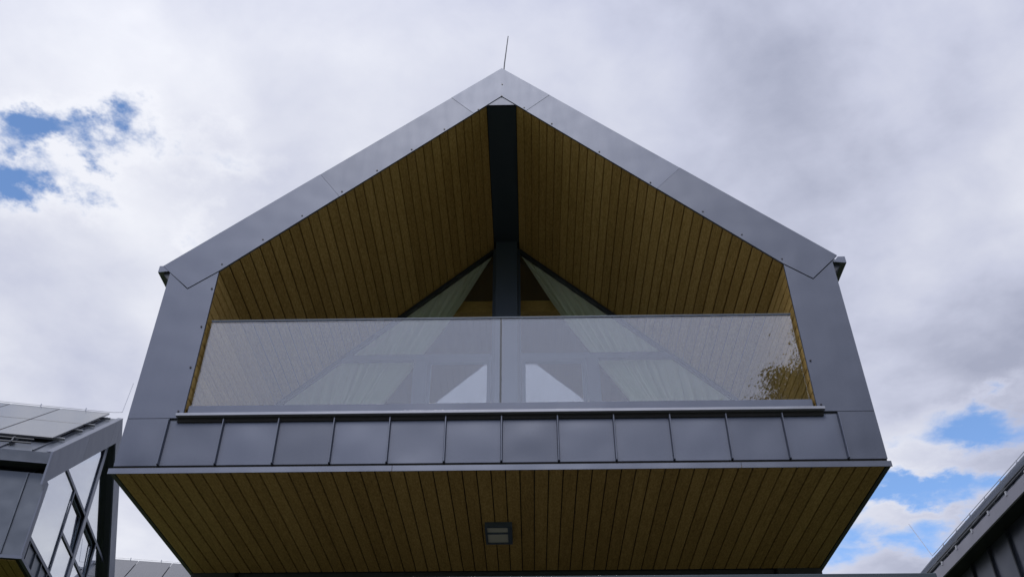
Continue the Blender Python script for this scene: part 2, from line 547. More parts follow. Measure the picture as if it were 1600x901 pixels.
# ------------------------------------------------------------------ main house
Z = EYE
ZB, ZT, ZA, ZE = Z + 3.657, Z + 3.571, Z + 8.891, Z + 5.884
ZIA, XI, ZII = Z + 8.385, 2.812, Z + 5.801
ZBM = Z + 8.236        # underside of the ridge beam
XW, XE = 3.30, 3.375
ZJ = Z + 4.122
ZSOF = ZT + 0.008
GY = 2.54              # front face of the glazing
YB = 9.5               # back of the house
DEPTH = 2.26           # overhang of the upper floor
SLO = (ZIA - ZII) / XI
SLI = math.atan(SLO)
SO = (ZA - ZE) / XE
zi = lambda x: ZIA - SLO * abs(x)
zo = lambda x: ZA - SO * abs(x)

house = empty('gable_house')
tag(house, 'grey metal clad gable house with timber lined loggia and glass balustrade', 'house')


def build_shell():
    # front frame: sheets of the gable surround, joints left open by some millimetres
    fr = prism('gable_frame', [(-XI - .07, ZII + .02), (-XI - .07, ZJ), (-XW + .03, ZJ), (-XW + .03, ZE - .15), (-XE + .06, ZE - 0.02), (0, ZA - .05), (XE - .06, ZE - .02),
                               (XW - .03, ZE - .15), (XW - .03, ZJ), (XI + .07, ZJ), (XI + .07, ZII + .02), (0, ZIA + .10)], 0.022, 0.06, 'y', 'dark_metal', house)
    y0, y1 = 0.0, 0.02
    g = 0.0014

    def panel(pts, yy=0.0):
        o = prism('cladding_panel', pts, y0 + yy, y1 + yy, 'y', 'cladding', fr)
        return o

    # ridge piece
    aL, bL = (-0.584, zo(0.584)), (-0.32, zi(0.32)); aR, bR = (0.56, zo(.56)), (0.285, zi(0.285))
    panel([(0, ZA), aL, bL, (0, ZIA), bR, aR])
    # left slope, two pieces, then the eave piece
    cL, dL = (-1.965, zo(1.965)), (-1.72, zi(1.72)); cR, dR = (1.942, zo(1.942)), (1.665, zi(1.665))
    s = g
    panel([(aL[0] - s, zo(aL[0] - s)), (cL[0] + s, zo(cL[0] + s)), (dL[0] + s, zi(dL[0] + s)), (bL[0] - s, zi(bL[0] - s))], 0.003)
    panel([(aR[0] + s, zo(aR[0] + s)), (cR[0] - s, zo(cR[0] - s)), (dR[0] - s, zi(dR[0] - s)), (bR[0] + s, zi(bR[0] + s))], 0.003)
    vL, vR = (-3.08, ZII - .215), (3.065, ZII - .19)
    panel([(cL[0] - s, zo(cL[0] - s)), (-3.388, zo(3.388)), vL, (-XI, ZII), (dL[0] - s, zi(dL[0] - s))])
    panel([(cR[0] + s, zo(cR[0] + s)), (3.36, zo(3.36)), vR, (XI, ZII), (dR[0] + s, zi(dR[0] + s))])
    # posts of the surround
    XB = 2.812
    kz = 0.012
    panel([(-XI, ZII - kz), (vL[0], vL[1] - kz), (-XW, vL[1] + 0.20), (-XW, ZJ + g), (-XB, ZJ + g)], 0.004)
    panel([(XI, ZII - kz), (vR[0], vR[1] - kz), (XW, vR[1] + 0.215), (XW, ZJ + g), (XB, ZJ + g)], 0.004)
    # small cap sheet closing the end of the ridge beam
    panel([(0, ZIA - .004), (-0.0947 - 0.07, zi(0.1647) - .004), (-0.16, ZBM), (0.16, ZBM), (0.1647, zi(.1647) - .004)], 0.008)
    # screws
    sc = tube_data('screw', [(0, 0.002, 0), (0, -0.006, 0)], [0.0095, 0.008], 6)
    for x, z in [(-2.797, 7.486), (-2.437, 7.807), (-2.079, 8.132), (-1.7, 8.477), (-1.351, 8.788), (-0.994, 9.11), (-0.644, 9.433), (-0.267, 9.755),
                 (0.263, 9.774), (0.574, 9.496), (1.085, 9.027), (1.603, 8.544), (2.106, 8.112), (2.46, 7.787), (2.807, 7.459), (-2.838, 7.177), (-2.846, 6.718),
                 (-2.85, 6.256), (-2.859, 5.79), (2.848, 6.252), (2.849, 5.789), (0.007, 10.191), (0.001, 9.985)]:
        mesh_obj('screw', sc, 'screw_head', fr, (x, 0.0, z))

    # parapet: standing-seam sheets under the sill
    pp = box('parapet', (-XW + .02, 0.022, ZB + .02), (XW - .02, 0.12, ZJ), 'dark_metal', house)
    xs = [-XW] + [-2.917 + k * 0.4907 for k in range(13)] + [XW]
    for a, b in zip(xs, xs[1:]):
        bulge = random.choice((-1, 1, 1)) * random.uniform(0.002, 0.010); pu, pw = random.uniform(.6, 1.5), random.uniform(.6, 1.6); tl = random.uniform(-.004, .004)
        nx, nz = 12, 10
        v = []; f = []
        x0, x1 = a + (0.004 if a > -XW else 0), b - (0.004 if b < XW else 0)
        ztop = ZJ - 0.004 if (a <= -XW or b >= XW) else ZJ - 0.03
        for j in range(nz + 1):
            for i in range(nx + 1):
                u, w = i / nx, j / nz
                bl = bulge * (math.sin(math.pi * u ** pu) * math.sin(math.pi * w ** pw)) ** 1.5 + tl * u * (1 - u) * (w - .5)
                v.append((x0 + (x1 - x0) * u, -bl + 0.004, ZB + (ztop - ZB) * w))
        for j in range(nz):
            for i in range(nx):
                k = j * (nx + 1) + i
                f.append((k, k + 1, k + nx + 2, k + nx + 1))
        n0 = len(v)
        v += [(x0, .021, ZB), (x1, .021, ZB), (x1, .021, ztop), (x0, .021, ztop), (x0, .004, ZB), (x1, .004, ZB), (x1, .004, ztop), (x0, .004, ztop)]
        c = [n0 + 4, n0 + 5, n0 + 6, n0 + 7]
        f += [(n0 + 3, n0 + 2, n0 + 1, n0), (c[0], c[1], n0 + 1, n0), (c[1], c[2], n0 + 2, n0 + 1), (c[2], c[3], n0 + 3, n0 + 2), (c[3], c[0], n0, n0 + 3)]
        me = mesh_data('cladding_panel', v, f)
        for p in me.polygons: p.use_smooth = p.index < nx * nz
        mesh_obj('cladding_panel', me, 'cladding', pp)
    sm = mesh_data('standing_seam', *seam_shape(ZJ - ZB - 0.03))
    for x in xs[1:-1]:
        mesh_obj('standing_seam', sm, 'cladding', pp, (x, 0, ZB + 0.002))
    # drip edge along the bottom of the parapet
    box('drip_edge', (-XW - .022, -0.024, ZT), (-0.9, -0.018, ZT + 0.052), 'cladding_trim', house, 0.001)
    box('drip_edge', (-0.897, -0.023, ZT), (2.05, -0.018, ZT + 0.052), 'cladding_trim', house, 0.001)
    box('drip_edge', (2.053, -0.0245, ZT - .001), (XW + .012, -0.0185, ZT + 0.051), 'cladding_trim', house, 0.001)
    box('drip_flashing', (-XW - .02, -0.0175, ZT + .044), (XW + .01, 0.03, ZT + .050), 'cladding_trim', house)
    box('drip_recess', (-XW + .005, 0.012, ZT + 0.053), (XW - .005, 0.05, ZB + .018), 'shadow_gap', house)
    # sill of the balustrade
    box('sill', (-2.855, -0.052, ZJ - 0.007), (2.86, 0.13, ZJ + 0.022), 'sill_metal', house, 0.003)
    box('sill_recess', (-2.84, -0.012, ZJ - 0.05), (2.845, 0.02, ZJ - 0.0075), 'shadow_gap', house)


def seam_shape(h):
    w0, w1, d = 0.011, 0.004, 0.030
    pts = [(-w0, 0.004), (-w1, -d), (w1, -d), (w0, 0.004)]
    v = [(x, y, 0) for x, y in pts] + [(x, y, h) for x, y in pts]
    f = [(0, 1, 2, 3), (7, 6, 5, 4), (0, 4, 5, 1), (1, 5, 6, 2), (2, 6, 7, 3), (3, 7, 4, 0)]
    return v, f


build_shell()


def board_data(name, w, ln, t=0.016, ch=0.004):
    """tongue-and-groove board, chamfered along its visible lower edges; lies along +y, visible side at z=0"""
    pts = [(0, t), (0, ch), (ch, 0), (w - ch, 0), (w, ch), (w, t)]
    return extrude_data(name, pts, 0, ln, 'y')


def build_linings():
    # soffit under the upper floor
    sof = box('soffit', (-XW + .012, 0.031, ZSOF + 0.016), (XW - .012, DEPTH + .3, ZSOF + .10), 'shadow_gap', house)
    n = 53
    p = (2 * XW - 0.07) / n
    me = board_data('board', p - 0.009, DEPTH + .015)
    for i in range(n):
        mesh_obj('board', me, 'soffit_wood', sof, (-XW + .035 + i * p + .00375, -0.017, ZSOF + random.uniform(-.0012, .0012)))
    for s in (-1, 1):
        box('edge_trim', (s * XW - (0.034 if s > 0 else 0.004), -0.017, ZSOF - 0.003), (s * XW + (0.004 if s > 0 else 0.034), DEPTH + .3, ZT + .043), 'dark_metal', sof)
    # sloped ceiling of the loggia
    y0, y1 = 0.024, GY + .04
    for s in (-1, 1):
        XBm = 0.167
        nx, nz = math.sin(SLI) * s, math.cos(SLI)
        q = lambda x, o: (s * x + nx * o, zi(x) + nz * o)
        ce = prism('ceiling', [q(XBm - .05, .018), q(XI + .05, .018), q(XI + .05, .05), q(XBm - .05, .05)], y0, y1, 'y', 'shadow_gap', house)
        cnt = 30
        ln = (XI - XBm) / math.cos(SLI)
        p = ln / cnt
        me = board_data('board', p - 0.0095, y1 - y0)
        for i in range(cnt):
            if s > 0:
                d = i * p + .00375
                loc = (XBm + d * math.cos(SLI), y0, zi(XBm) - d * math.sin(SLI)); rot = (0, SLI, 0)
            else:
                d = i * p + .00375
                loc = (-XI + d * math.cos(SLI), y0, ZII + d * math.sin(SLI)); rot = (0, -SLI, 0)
            o = mesh_obj('board', me, 'lining_wood_lit', ce, loc, rot)
            o.location += Vector((nx, 0, nz)) * random.uniform(0.0, .0025)
        # dark reveal between the fascia and the ceiling boards
        prism('reveal', [q(0.168, .001), q(XI + .01, .001), q(XI + .01, .03), q(.168, .03)], 0.0205, 0.0235, 'y', 'shadow_gap', ce)
        # side wall lining, boards run along the depth
        zf = ZJ + 0.02
        sw = box('side_lining', (s * (XI + .035) - .015, y0 + .01, zf), (s * (XI + .035) + .015, y1, ZII - .0), 'shadow_gap', house)
        pz = 0.1215
        m = int((ZII - zf) / pz)
        me = board_data('board', pz - 0.0085, y1 - y0)
        for i in range(m + 1):
            zt = ZII - .004 - i * pz
            if zt - pz < zf - .12: break
            if s > 0:   # visible side towards -x: local z -> +x
                mesh_obj('board', me, 'lining_wood_lit', sw, (XI, y0, zt), (0, math.pi / 2, 0))
            else:       # visible side towards +x
                mesh_obj('board', me, 'lining_wood_lit', sw, (-XI, y0, zt - pz + .0105), (0, -math.pi / 2, 0))
        prism('corner_bead', [(s * (XI - .0), zf), (s * (XI + .03), zf), (s * (XI + .03), ZII), (s * (XI - .0), ZII)], 0.0245, 0.030, 'y', 'lining_wood_lit', sw)
    box('ridge_beam', (-0.167, 0.035, ZBM), (0.167, GY - .10, ZIA - .02), 'beam_paint', house, 0.004)
    box('loggia_floor', (-XI - .02, 0.121, ZJ - .25), (XI + .02, GY + .15, ZJ + .0), 'concrete', house)


build_linings()


def ring(name, outer, inner, d0, d1, axis, mat, parent):
    """closed frame between two polygons of equal count"""
    def P(p, d):
        return {'x': (d, p[0], p[1]), 'y': (p[0], d, p[1])}[axis]
    n = len(outer)
    v = [P(p, d0) for p in outer] + [P(p, d0) for p in inner] + [P(p, d1) for p in outer] + [P(p, d1) for p in inner]
    f = []
    for i in range(n):
        j = (i + 1) % n
        f += [(i, j, n + j, n + i), (2 * n + i, 3 * n + i, 3 * n + j, 2 * n + j), (i, 2 * n + i, 2 * n + j, j), (n + i, n + j, 3 * n + j, 3 * n + i)]
    return mesh_obj(name, mesh_data(name, v, f), mat, parent)


def inset(poly, d):
    n = len(poly)
    cen = Vector((sum(p[0] for p in poly) / n, sum(p[1] for p in poly) / n))
    lines = []
    for i in range(n):
        a = Vector(poly[i]); b = Vector(poly[(i + 1) % n])
        t = (b - a).normalized(); nn = Vector((-t.y, t.x))
        if (cen - a).dot(nn) < 0: nn = -nn
        lines.append((a + nn * d, t))
    res = []
    for i in range(n):
        (p, r), (q, s) = lines[i - 1], lines[i]
        den = r.x * s.y - r.y * s.x
        tt = ((q.x - p.x) * s.y - (q.y - p.y) * s.x) / den
        res.append((p.x + r.x * tt, p.y + r.y * tt))
    return res


def build_glazing():
    zf = ZJ + 0.02
    zT0, zT1 = Z + 6.405, Z + 6.485      # transom
    # central post in front of the glazing
    box('post', (-0.146, GY - .12, zf), (0.148, GY + .10, ZBM), 'frame_paint', house, 0.004)
    for s in (-1, 1):
        win = prism('window', [(s * .149, zf), (s * .185, zf), (s * .185, zi(.185) - .03), (s * .149, zi(.149) - .03)], GY + .0, GY + .07, 'y', 'frame_paint', house)
        # head member that follows the roof slope, sill jamb, transom, mullion
        k = 0.04 / math.cos(SLI)
        prism('head_frame', [(s * .186, zi(.186) - .012), (s * 2.80, zi(2.80) - .012), (s * 2.80, zi(2.80) - .012 - k), (s * .186, zi(.186) - .012 - k)], GY + .003, GY + .072, 'y', 'dark_metal', win)
        prism('jamb', [(s * 2.74, zf), (s * 2.80, zf), (s * 2.80, zi(2.80) - .013 - k), (s * 2.74, zi(2.74) - .013 - k)], GY + .0, GY + .07, 'y', 'frame_paint', win)
        xr = (ZIA - .012 - k - zT1) / SLO
        xr2 = (ZIA - .012 - k - zT0) / SLO
        prism('transom', [(s * .186, zT0), (s * xr2, zT0), (s * xr, zT1), (s * .186, zT1)], GY + .001, GY + .071, 'y', 'frame_paint', win)
        prism('mullion', [(s * .995, zf), (s * 1.16, zf), (s * 1.16, zT0 - .001), (s * .995, zT0 - .001)], GY + .002, GY + .071, 'y', 'frame_paint', win)
        # door leaf with its own frame and lever handle
        dp = [(s * .19, zf + .01), (s * .99, zf + .01), (s * .99, zT0 - .005), (s * .19, zT0 - .005)]
        leaf = ring('door_leaf', dp, inset(dp, .050), GY - .008, GY + .05, 'y', 'frame_paint', win)
        prism('pane', inset(dp, .048), GY + .018, GY + .030, 'y', 'window_glass', leaf)
        up = [(s * .186, zT1 + .001), (s * xr, zT1 + .001), (s * .186, zi(.186) - .012 - k)]
        prism('pane', inset(up, -.01), GY + .028, GY + .040, 'y', 'window_glass', win)
        lo = [(s * 1.161, zf), (s * 2.739, zf), (s * 2.739, zi(2.739) - .013 - k), (s * xr2, zT0), (s * 1.161, zT0)]
        prism('pane', lo, GY + .028, GY + .040, 'y', 'window_glass', win)
    # lever handle of the right door, on the post side
    box('door_handle', (0.215, GY - .045, Z + 6.0 - 1.0), (0.235, GY - .010, Z + 6.0 - .86), 'dark_metal', house)

    # glass balustrade
    bal = box('balustrade', (-2.795, 0.045, ZJ + .022), (2.795, 0.125, Z + 4.272), 'cladding', house, 0.003)
    zt = Z + 5.225
    for a, b in ((-2.785, 0.004), (0.022, 2.785)):
        box('glass_pane', (a, 0.074, Z + 4.265), (b, 0.086, zt), 'rail_glass', bal)
    box('handrail', (-2.79, 0.066, zt + .0005), (2.79, 0.094, zt + .014), 'frame_paint', bal, 0.002)
    box('pane_joint', (0.0045, 0.075, Z + 4.273), (0.0215, 0.085, zt), 'dark_metal', bal)


build_glazing()


def build_room_and_roof():
    # room behind the glazing
    zf = ZJ
    y0 = GY + .11
    rm = box('room_floor', (-XW + .06, y0 + .05, zf - .25), (XW - .06, YB - .1, zf), 'interior', house)
    for s in (-1, 1):
        q = lambda x, o: (s * x + math.sin(SLI) * s * o, zi(x) + math.cos(SLI) * o)
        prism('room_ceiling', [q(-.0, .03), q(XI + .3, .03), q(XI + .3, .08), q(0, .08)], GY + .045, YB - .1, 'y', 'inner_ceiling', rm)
        box('room_wall', (s * (XI + .06) - .02, GY + .042, zf), (s * (XI + .06) + .02, YB - .1, ZII + .02), 'interior', rm)
    box('tie_beam', (-2.4, 2.95, Z + 7.44), (2.4, 3.07, Z + 7.62), 'inner_wood', rm)
    # lower storey, set back under the overhang
    lw = box('lower_wall', (-2.8, DEPTH + .06, 0.0), (2.8, DEPTH + .30, ZSOF + .012), 'lower_wall', house)
    for s in (-1, 1):
        box('corner_pier', (s * 3.05 - .225, DEPTH - .005, 0.0), (s * 3.05 + .225, YB - .2, ZSOF + .0), 'lower_wall', lw)
    # outer walls and their seams
    for s in (-1, 1):
        w = box('side_wall', (s * (XW - .06) - .05, 0.061, ZB), (s * (XW - .06) + .05, YB, ZE - .18), 'cladding', house)
        me = box_data('standing_seam', (-.006, -.012, ZB), (.03, .012, ZE - .2))
        for i in range(1, 19):
            o = mesh_obj('standing_seam', me, 'cladding', w, (s * (XW - .012), 0.06 + i * .49, 0), (0, 0, 0 if s > 0 else math.pi))
    ro = [(-XW + .02, ZT), (XW - .02, ZT), (XW - .02, ZE - .1), (0, ZA - .1), (-XW + .02, ZE - .1)]
    ri = [(-2.6, ZJ + .1), (2.6, ZJ + .1), (2.6, zi(2.6) - .15), (0, ZIA - .15), (-2.6, zi(2.6) - .15)]
    rw = ring('rear_wall', ro, ri, YB - .055, YB, 'y', 'cladding', house)  # opening holds an unseen window, added to light the curtains from behind
    prism('pane', ri, YB - .035, YB - .023, 'y', 'added_rear_glass', rw)
    box('mullion', (-.08, YB - .06, ZJ + .1), (.08, YB + .005, ZIA - .2), 'frame_paint', rw)
    rf = prism('ridge_cap', [(-.09, zo(.09) + .012), (.09, zo(.09) + .012), (0, ZA + .012)], 0.012, YB + .1, 'y', 'cladding_trim', house)
    for s in (-1, 1):
        q = lambda x, o: (s * x + math.sin(SLI) * s * o, zo(x) + math.cos(SLI) * o)
        r = prism('roof', [q(0.0, -.004), q(XE - .01, -.004), q(XE - .01, -.20), q(0.0, -.20)], 0.0605, YB + .1, 'y', 'neighbour_cladding', house)
        ln = XE / math.cos(math.atan(SO)) - .02
        me = box_data('standing_seam', (0, -.008, 0), (ln, .008, .026))
        a = math.atan(SO)
        for i in range(20):
            mesh_obj('standing_seam', me, 'neighbour_cladding', r, (0, .10 + i * .49, ZA - .006), (0, a if s > 0 else math.pi - a, 0))
        # box gutter at the eave
        gx0, gx1 = (3.30, 3.425 if s < 0 else 3.43)
        gz0, gz1 = ZE - .088, ZE - .008
        gu = prism('gutter', [(s * (gx0 + .02), gz1 - .05), (s * gx0, gz0 + .015), (s * gx1, gz0), (s * gx1, gz1), (s * (gx0 + .06), gz1)],
                   0.004 if s < 0 else -.006, YB + .1, 'y', 'cladding_trim', house)
        prism('gutter_soffit', [(s * (XW - .008), gz0 - .10), (s * (XW - .008), gz0 + .03), (s * (gx1 - .05), gz0 - .002), (s * (gx1 - .06), gz0 - .02)], 0.03, YB, 'y', 'dark_metal', gu)
    # lightning rod at the front of the ridge
    rod = tube('lightning_rod', [(0.018, .10, ZA + .0), (0.03, .10, ZA + .22), (0.073, .10, Z + 9.642)], [.008, .008, .006], 'dark_metal', house, 6)


build_room_and_roof()

# lamp under the overhang
lamp = empty('soffit_lamp', (-0.03, 1.25, ZSOF - .0))
tag(lamp, 'rectangular dark framed lamp fixed to the timber soffit under the overhang', 'lamp')


def build_lamp():
    w, d, h = .128, .205, .05
    fr = ring('lamp_frame', [(-w, -d), (w, -d), (w, d), (-w, d)], [(-w + .02, -d + .022), (w - .02, -d + .022), (w - .02, d - .022), (-w + .02, d - .022)], 0, 1, 'y', 'frame_paint', lamp)
    me = fr.data
    for v in me.vertices:
        x, dd, z = v.co
        v.co = (x, z, -0.001 - dd * h)
    bm = bmesh.new(); bm.from_mesh(me); bmesh.ops.recalc_face_normals(bm, faces=bm.faces); bm.to_mesh(me); bm.free()
    box('diffuser', (-w + .019, -d + .021, -h + .012), (w - .019, d - .021, -.002), 'diffuser', lamp)
    box('cross_bar', (-w + .021, -.055, -h + .001), (w - .021, -.03, -h + .013), 'frame_paint', lamp)
    box('side_bar', (w - .042, -d + .023, -h + .002), (w - .021, d - .023, -h + .0125), 'frame_paint', lamp)


build_lamp()


def build_curtain(s, label):
    """drape hung from a rail along the roof slope and tied back towards the eave"""
    nu, nv = 300, 40
    v = []; f = []
    tie = Vector((2.62, Z + 4.55))
    for j in range(nv + 1):
        w = j / nv
        for i in range(nu + 1):
            u = i / nu
            x0 = 0.20 + u * 2.52
            z0 = zi(x0) - .05
            # inner edge runs nearly straight to the tie-back, sagging a little
            tx = tie.x - .16 * (1 - u); tz = tie.y + .02 * u
            cx = x0 * .5 + tx * .5 - (.14) * (1 - u) - .10 * math.sin(math.pi * u)
            cz = z0 * .5 + tz * .5 - .05 * (1 - u)
            x = (1 - w) ** 2 * x0 + 2 * w * (1 - w) * cx + w * w * tx
            z = (1 - w) ** 2 * z0 + 2 * w * (1 - w) * cz + w * w * tz
            ph = u * 2 * math.pi * 14
            amp = .10 * (1 - .55 * w) * (0.7 + .3 * math.sin(u * 23.0 + 1.3)) * (.15 + .85 * sstep(0, .25, w))
            fold = 1.0 - 2.0 * abs(math.sin(ph * .5 + .9 * math.sin(u * 9 + w * 2.0)))        # rounded pleats with narrow creases between
            y = GY + .085 + .13 * sstep(0, .35, w) + amp * fold + .014 * math.sin(2.7 * ph + w * 4) * (1 - w * .4) * sstep(0, .25, w)
            v.append((s * x, y, z))
    for j in range(nv):
        for i in range(nu):
            k = j * (nu + 1) + i
            f.append((k, k + 1, k + nu + 2, k + nu + 1))
    me = mesh_data('curtain', v, f)
    for p in me.polygons: p.use_smooth = True
    root = empty('curtain', (s * 2.5, GY + .2, ZJ))
    root['label'] = label; root['category'] = 'curtain'; root['group'] = 'curtains behind the gable glazing'
    o = mesh_obj('drape', me, 'curtain_cloth', root, (-s * 2.5, -(GY + .2), -ZJ))
    # rail and tie band
    tube('curtain_rail', [(s * .19 - s * 2.5, 0, zi(.19) - .08 - ZJ), (s * 2.74 - s * 2.5, 0, zi(2.74) - .08 - ZJ)], .012, 'dark_metal', root, 6)
    tube('tie_band', [(s * .02, -.06, tie.y - ZJ), (s * .10, -.075, tie.y - ZJ - .02), (s * .19, -.02, tie.y - ZJ + .01), (s * .22, .05, tie.y - ZJ + .02)], .02, 'curtain_cloth', root, 6)


build_curtain(-1, 'pale curtain tied back on the left side of the gable window')
build_curtain(1, 'pale curtain tied back on the right side of the gable window')

# ------------------------------------------------------------------ neighbouring houses
PHI = R(12.4)


def build_left_house():
    root = empty('solar_roof_house', (-7.23, 5.788, 2.0), PHI)
    zz = 2.0                                   # everything below is relative to the base
    ze, za, hw = 8.5 - zz, 11.02 - zz, 3.4
    sl = (za - ze) / hw
    top = lambda y: za - sl * abs(y - hw)
    LEN = 9.0
    FH = 0.55
    zb = 6.87 - zz
    a = math.atan(sl)
    # verge fascia boards of the gable, front face at x=0
    for k, (p, q) in enumerate((((0, 1.62)), ((1.625, 3.02)), ((3.025, hw)))):
        prism('verge_board', [(p, top(p)), (q, top(q)), (q, top(q) - FH), (p, top(p) - FH)], -.03, 0.0, 'x', 'cladding', root)
    for p, q in ((hw + .003, 4.9), (4.905, 6.8)):
        prism('verge_board', [(p, top(p)), (q, top(q)), (q, top(q) - FH), (p, top(p) - FH)], -.03, 0.0, 'x', 'cladding', root)
    prism('verge_soffit', [(hw, top(hw) - FH + .004), (6.8, top(6.8) - FH + .004), (6.8, top(6.8) - FH + .05), (hw, top(hw) - FH + .05)], -.34, -.031, 'x', 'dark_metal', root)
    prism('verge_soffit', [(.2, top(.2) - FH + .004), (hw, top(hw) - FH + .004), (hw, top(hw) - FH + .05), (.2, top(.2) - FH + .05)], -.34, -.031, 'x', 'dark_metal', root)
    # side wall that faces the camera, with seams, and corner fin of the gable frame
    w = box('side_wall', (-LEN, 0.16, zb), (-0.02, 0.26, ze - .3), 'neighbour_cladding', root)
    me = box_data('standing_seam', (-.010, -.028, zb + .01), (.010, .004, ze - .31))
    for i in range(19):
        mesh_obj('standing_seam', me, 'neighbour_cladding', w, (-.30 - i * .45, .16, 0))
    prism('corner_fin', [(-.018, .15), (0.0, .15), (0.0, .30), (-.3, .30), (-.3, .262), (-.018, .262)], zb, top(.15) - FH + .03, 'z', 'cladding', root)
    box('corner_fin', (-.3, 6.55, zb), (-.15, 6.72, top(6.72) - FH + .03), 'dark_metal', root)
    w2 = box('side_wall', (-LEN, 6.5405, zb), (-0.301, 6.64, ze - .2), 'neighbour_cladding', root)
    # boxed eave with gutter face
    box('eave_fascia', (-LEN, 0.0, ze - .20), (-.031, 0.03, ze - .01), 'cladding', root)
    box('eave_soffit', (-LEN, 0.031, ze - .20), (-.032, 0.22, ze - .17), 'dark_metal', root)
    prism('eave_end', [(-.031, ze - .21), (-.001, ze - .21), (-.001, ze - FH - .02), (-.031, ze - FH + .10)], 0.001, .15, 'y', 'cladding', root)
    # roof
    for s in (-1, 1):
        if s < 0: pts = [(.0, ze - .012), (hw, za - .012), (hw, za - .2), (.0, ze - .19)]
        else: pts = [(hw, za - .012), (6.8, ze - .012), (6.8, ze - .2), (hw, za - .2)]
        r = prism('roof', pts, -LEN, -.031, 'x', 'neighbour_cladding', root)
        ln = hw / math.cos(a)
        me = box_data('standing_seam', (-.008, 0, 0), (.008, ln - .01, .026))
        for i in range(17):
            o = mesh_obj('standing_seam', me, 'neighbour_cladding', r, (-.3 - i * .5, 0 if s < 0 else hw, (ze if s < 0 else za) - .013), (a if s < 0 else -a, 0, 0))
    tag_roof = prism('verge_cap', [(0, ze + .0), (hw, za), (hw, za + .015), (0, ze + .015)], -.10, .006, 'x', 'cladding_trim', root)
    # solar array, two rows on the slope that faces the camera
    arr = empty('solar_array', (0, 0, 0)); arr.parent = root
    arr.location = (0, 0, ze)
    arr.rotation_euler = (a, 0, 0)
    pw, pl = .92, 1.70
    pm = box_data('solar_panel', (-pw / 2, 0, 0), (pw / 2, pl, .038), 0.004)
    for c in range(8):
        for rr in range(2):
            mesh_obj('solar_panel', pm, 'solar_glass', arr, (-.27 - pw / 2 - c * .945, .80 + rr * 1.74, .055))
    rl = box_data('mounting_rail', (-7.9, -.02, 0), (-.15, .02, .045))
    for y in (1.05, 2.05, 2.80, 3.85):
        mesh_obj('mounting_rail', rl, 'galvanised', arr, (0, y, .012))
    # snow guard near the eave
    for y, h in ((.34, .05), (.46, .09)):
        tube('snow_rail', [(-8.5, y, h), (-.45, y, h)], .016, 'dark_metal', arr, 6)
    br = prism('snow_bracket', [(.28, .0), (.52, .0), (.50, .11), (.44, .11), (.36, .07), (.29, .06)], -.012, .012, 'x', 'dark_metal', arr)
    br.location = (-.75, 0, 0)
    for i in range(1, 17):
        mesh_obj('snow_bracket', br.data, None, arr, (-.75 - i * .46, 0, 0))
    # lightning conductor along the ridge
    tube('lightning_conductor', [(-LEN, hw, za + .16), (-.20, hw, za + .13), (-.05, hw, za + .15), (-.0, hw, za + .85)], .006, 'galvanised', root, 5)
    cp = tube_data('conductor_clip', [(0, hw, za), (0, hw, za + .17)], .012, 5)
    for i in range(10):
        mesh_obj('conductor_clip', cp, 'galvanised', root, (-.75 - i * .86, 0, 0))
    # glazed gable, set back in its frame
    gx = -.13
    zs = 7.35 - zz
    gl = empty('gable_window', (0, 0, 0)); gl.parent = root
    fr = lambda y: top(y) - FH + .01
    y0, y1 = .30, 6.55
    zA, zBt = 8.87 - zz, 8.07 - zz
    ya0 = hw - (fr(hw) - zA) / sl + .01
    ya1 = 2 * hw - ya0
    prism('mullion', [(3.24, zs), (3.42, zs), (3.42, fr(3.42)), (3.24, fr(3.24))], gx, gx + .02, 'x', 'cladding_trim', gl)
    for c in (2.17, 4.60):
        prism('mullion', [(c - .03, zs), (c + .03, zs), (c + .03, zA), (c - .03, zA)], gx, gx + .014, 'x', 'cladding', gl)
    for (p, q, z, hh) in ((ya0, 3.239, zA, .06), (3.421, ya1, zA, .06), (2.201, 3.239, zBt, .05), (3.421, 4.569, zBt, .05), (y0, 3.239, zs, .06), (3.421, y1, zs, .06)):
        box('transom', (gx + .001, p, z - hh / 2), (gx + .013, q, z + hh / 2), 'cladding', gl)
    pane = lambda pts: prism('pane', pts, gx - .02, gx - .008, 'x', 'neighbour_glass', gl)
    pane([(ya0, zA), (3.24, zA), (3.24, fr(3.24))])
    pane([(3.42, zA), (ya1, zA), (3.42, fr(3.42))])
    pane([(y0, zs), (2.14, zs), (2.14, zA), (ya0, zA), (y0, fr(y0))])
    pane([(4.63, zs), (y1, zs), (y1, fr(y1)), (ya1, zA), (4.63, zA)])
    pane([(2.20, zs), (3.24, zs), (3.24, zBt), (2.20, zBt)])
    pane([(3.42, zs), (4.57, zs), (4.57, zBt), (3.42, zBt)])
    # two vent sashes tilted open
    for p, q in ((2.21, 3.23), (3.43, 4.56)):
        bx = [(p - (p + q) / 2, 0), (q - (p + q) / 2, 0), (q - (p + q) / 2, zA - zBt - .07), (p - (p + q) / 2, zA - zBt - .07)]
        sa = ring('vent_sash', bx, inset(bx, .04), -.015, .018, 'x', 'frame_paint', gl)
        sa.location = (gx - .035, (p + q) / 2, zBt + .035); sa.rotation_euler = (0, R(-2.5), 0)
        prism('pane', inset(bx, .043), -.006, .006, 'x', 'neighbour_glass', sa)
    prism('back_wall', [(.27, zb + .1), (6.53, zb + .1), (6.53, ze - .1), (hw, za - .3), (.27, ze - .1)], -2.6, -2.5, 'x', 'interior', root)
    box('floor', (-LEN, .262, zs - .35), (-.32, 6.53, zs - .06), 'interior', root)
    # spandrel under the glazing and timber soffit of the overhang
    sp = box('spandrel', (-.31, .301, zb), (-.15, 6.549, zs - .03), 'neighbour_cladding', root)
    me = box_data('standing_seam', (-.004, -.010, zb + .01), (.028, .010, zs - .04))
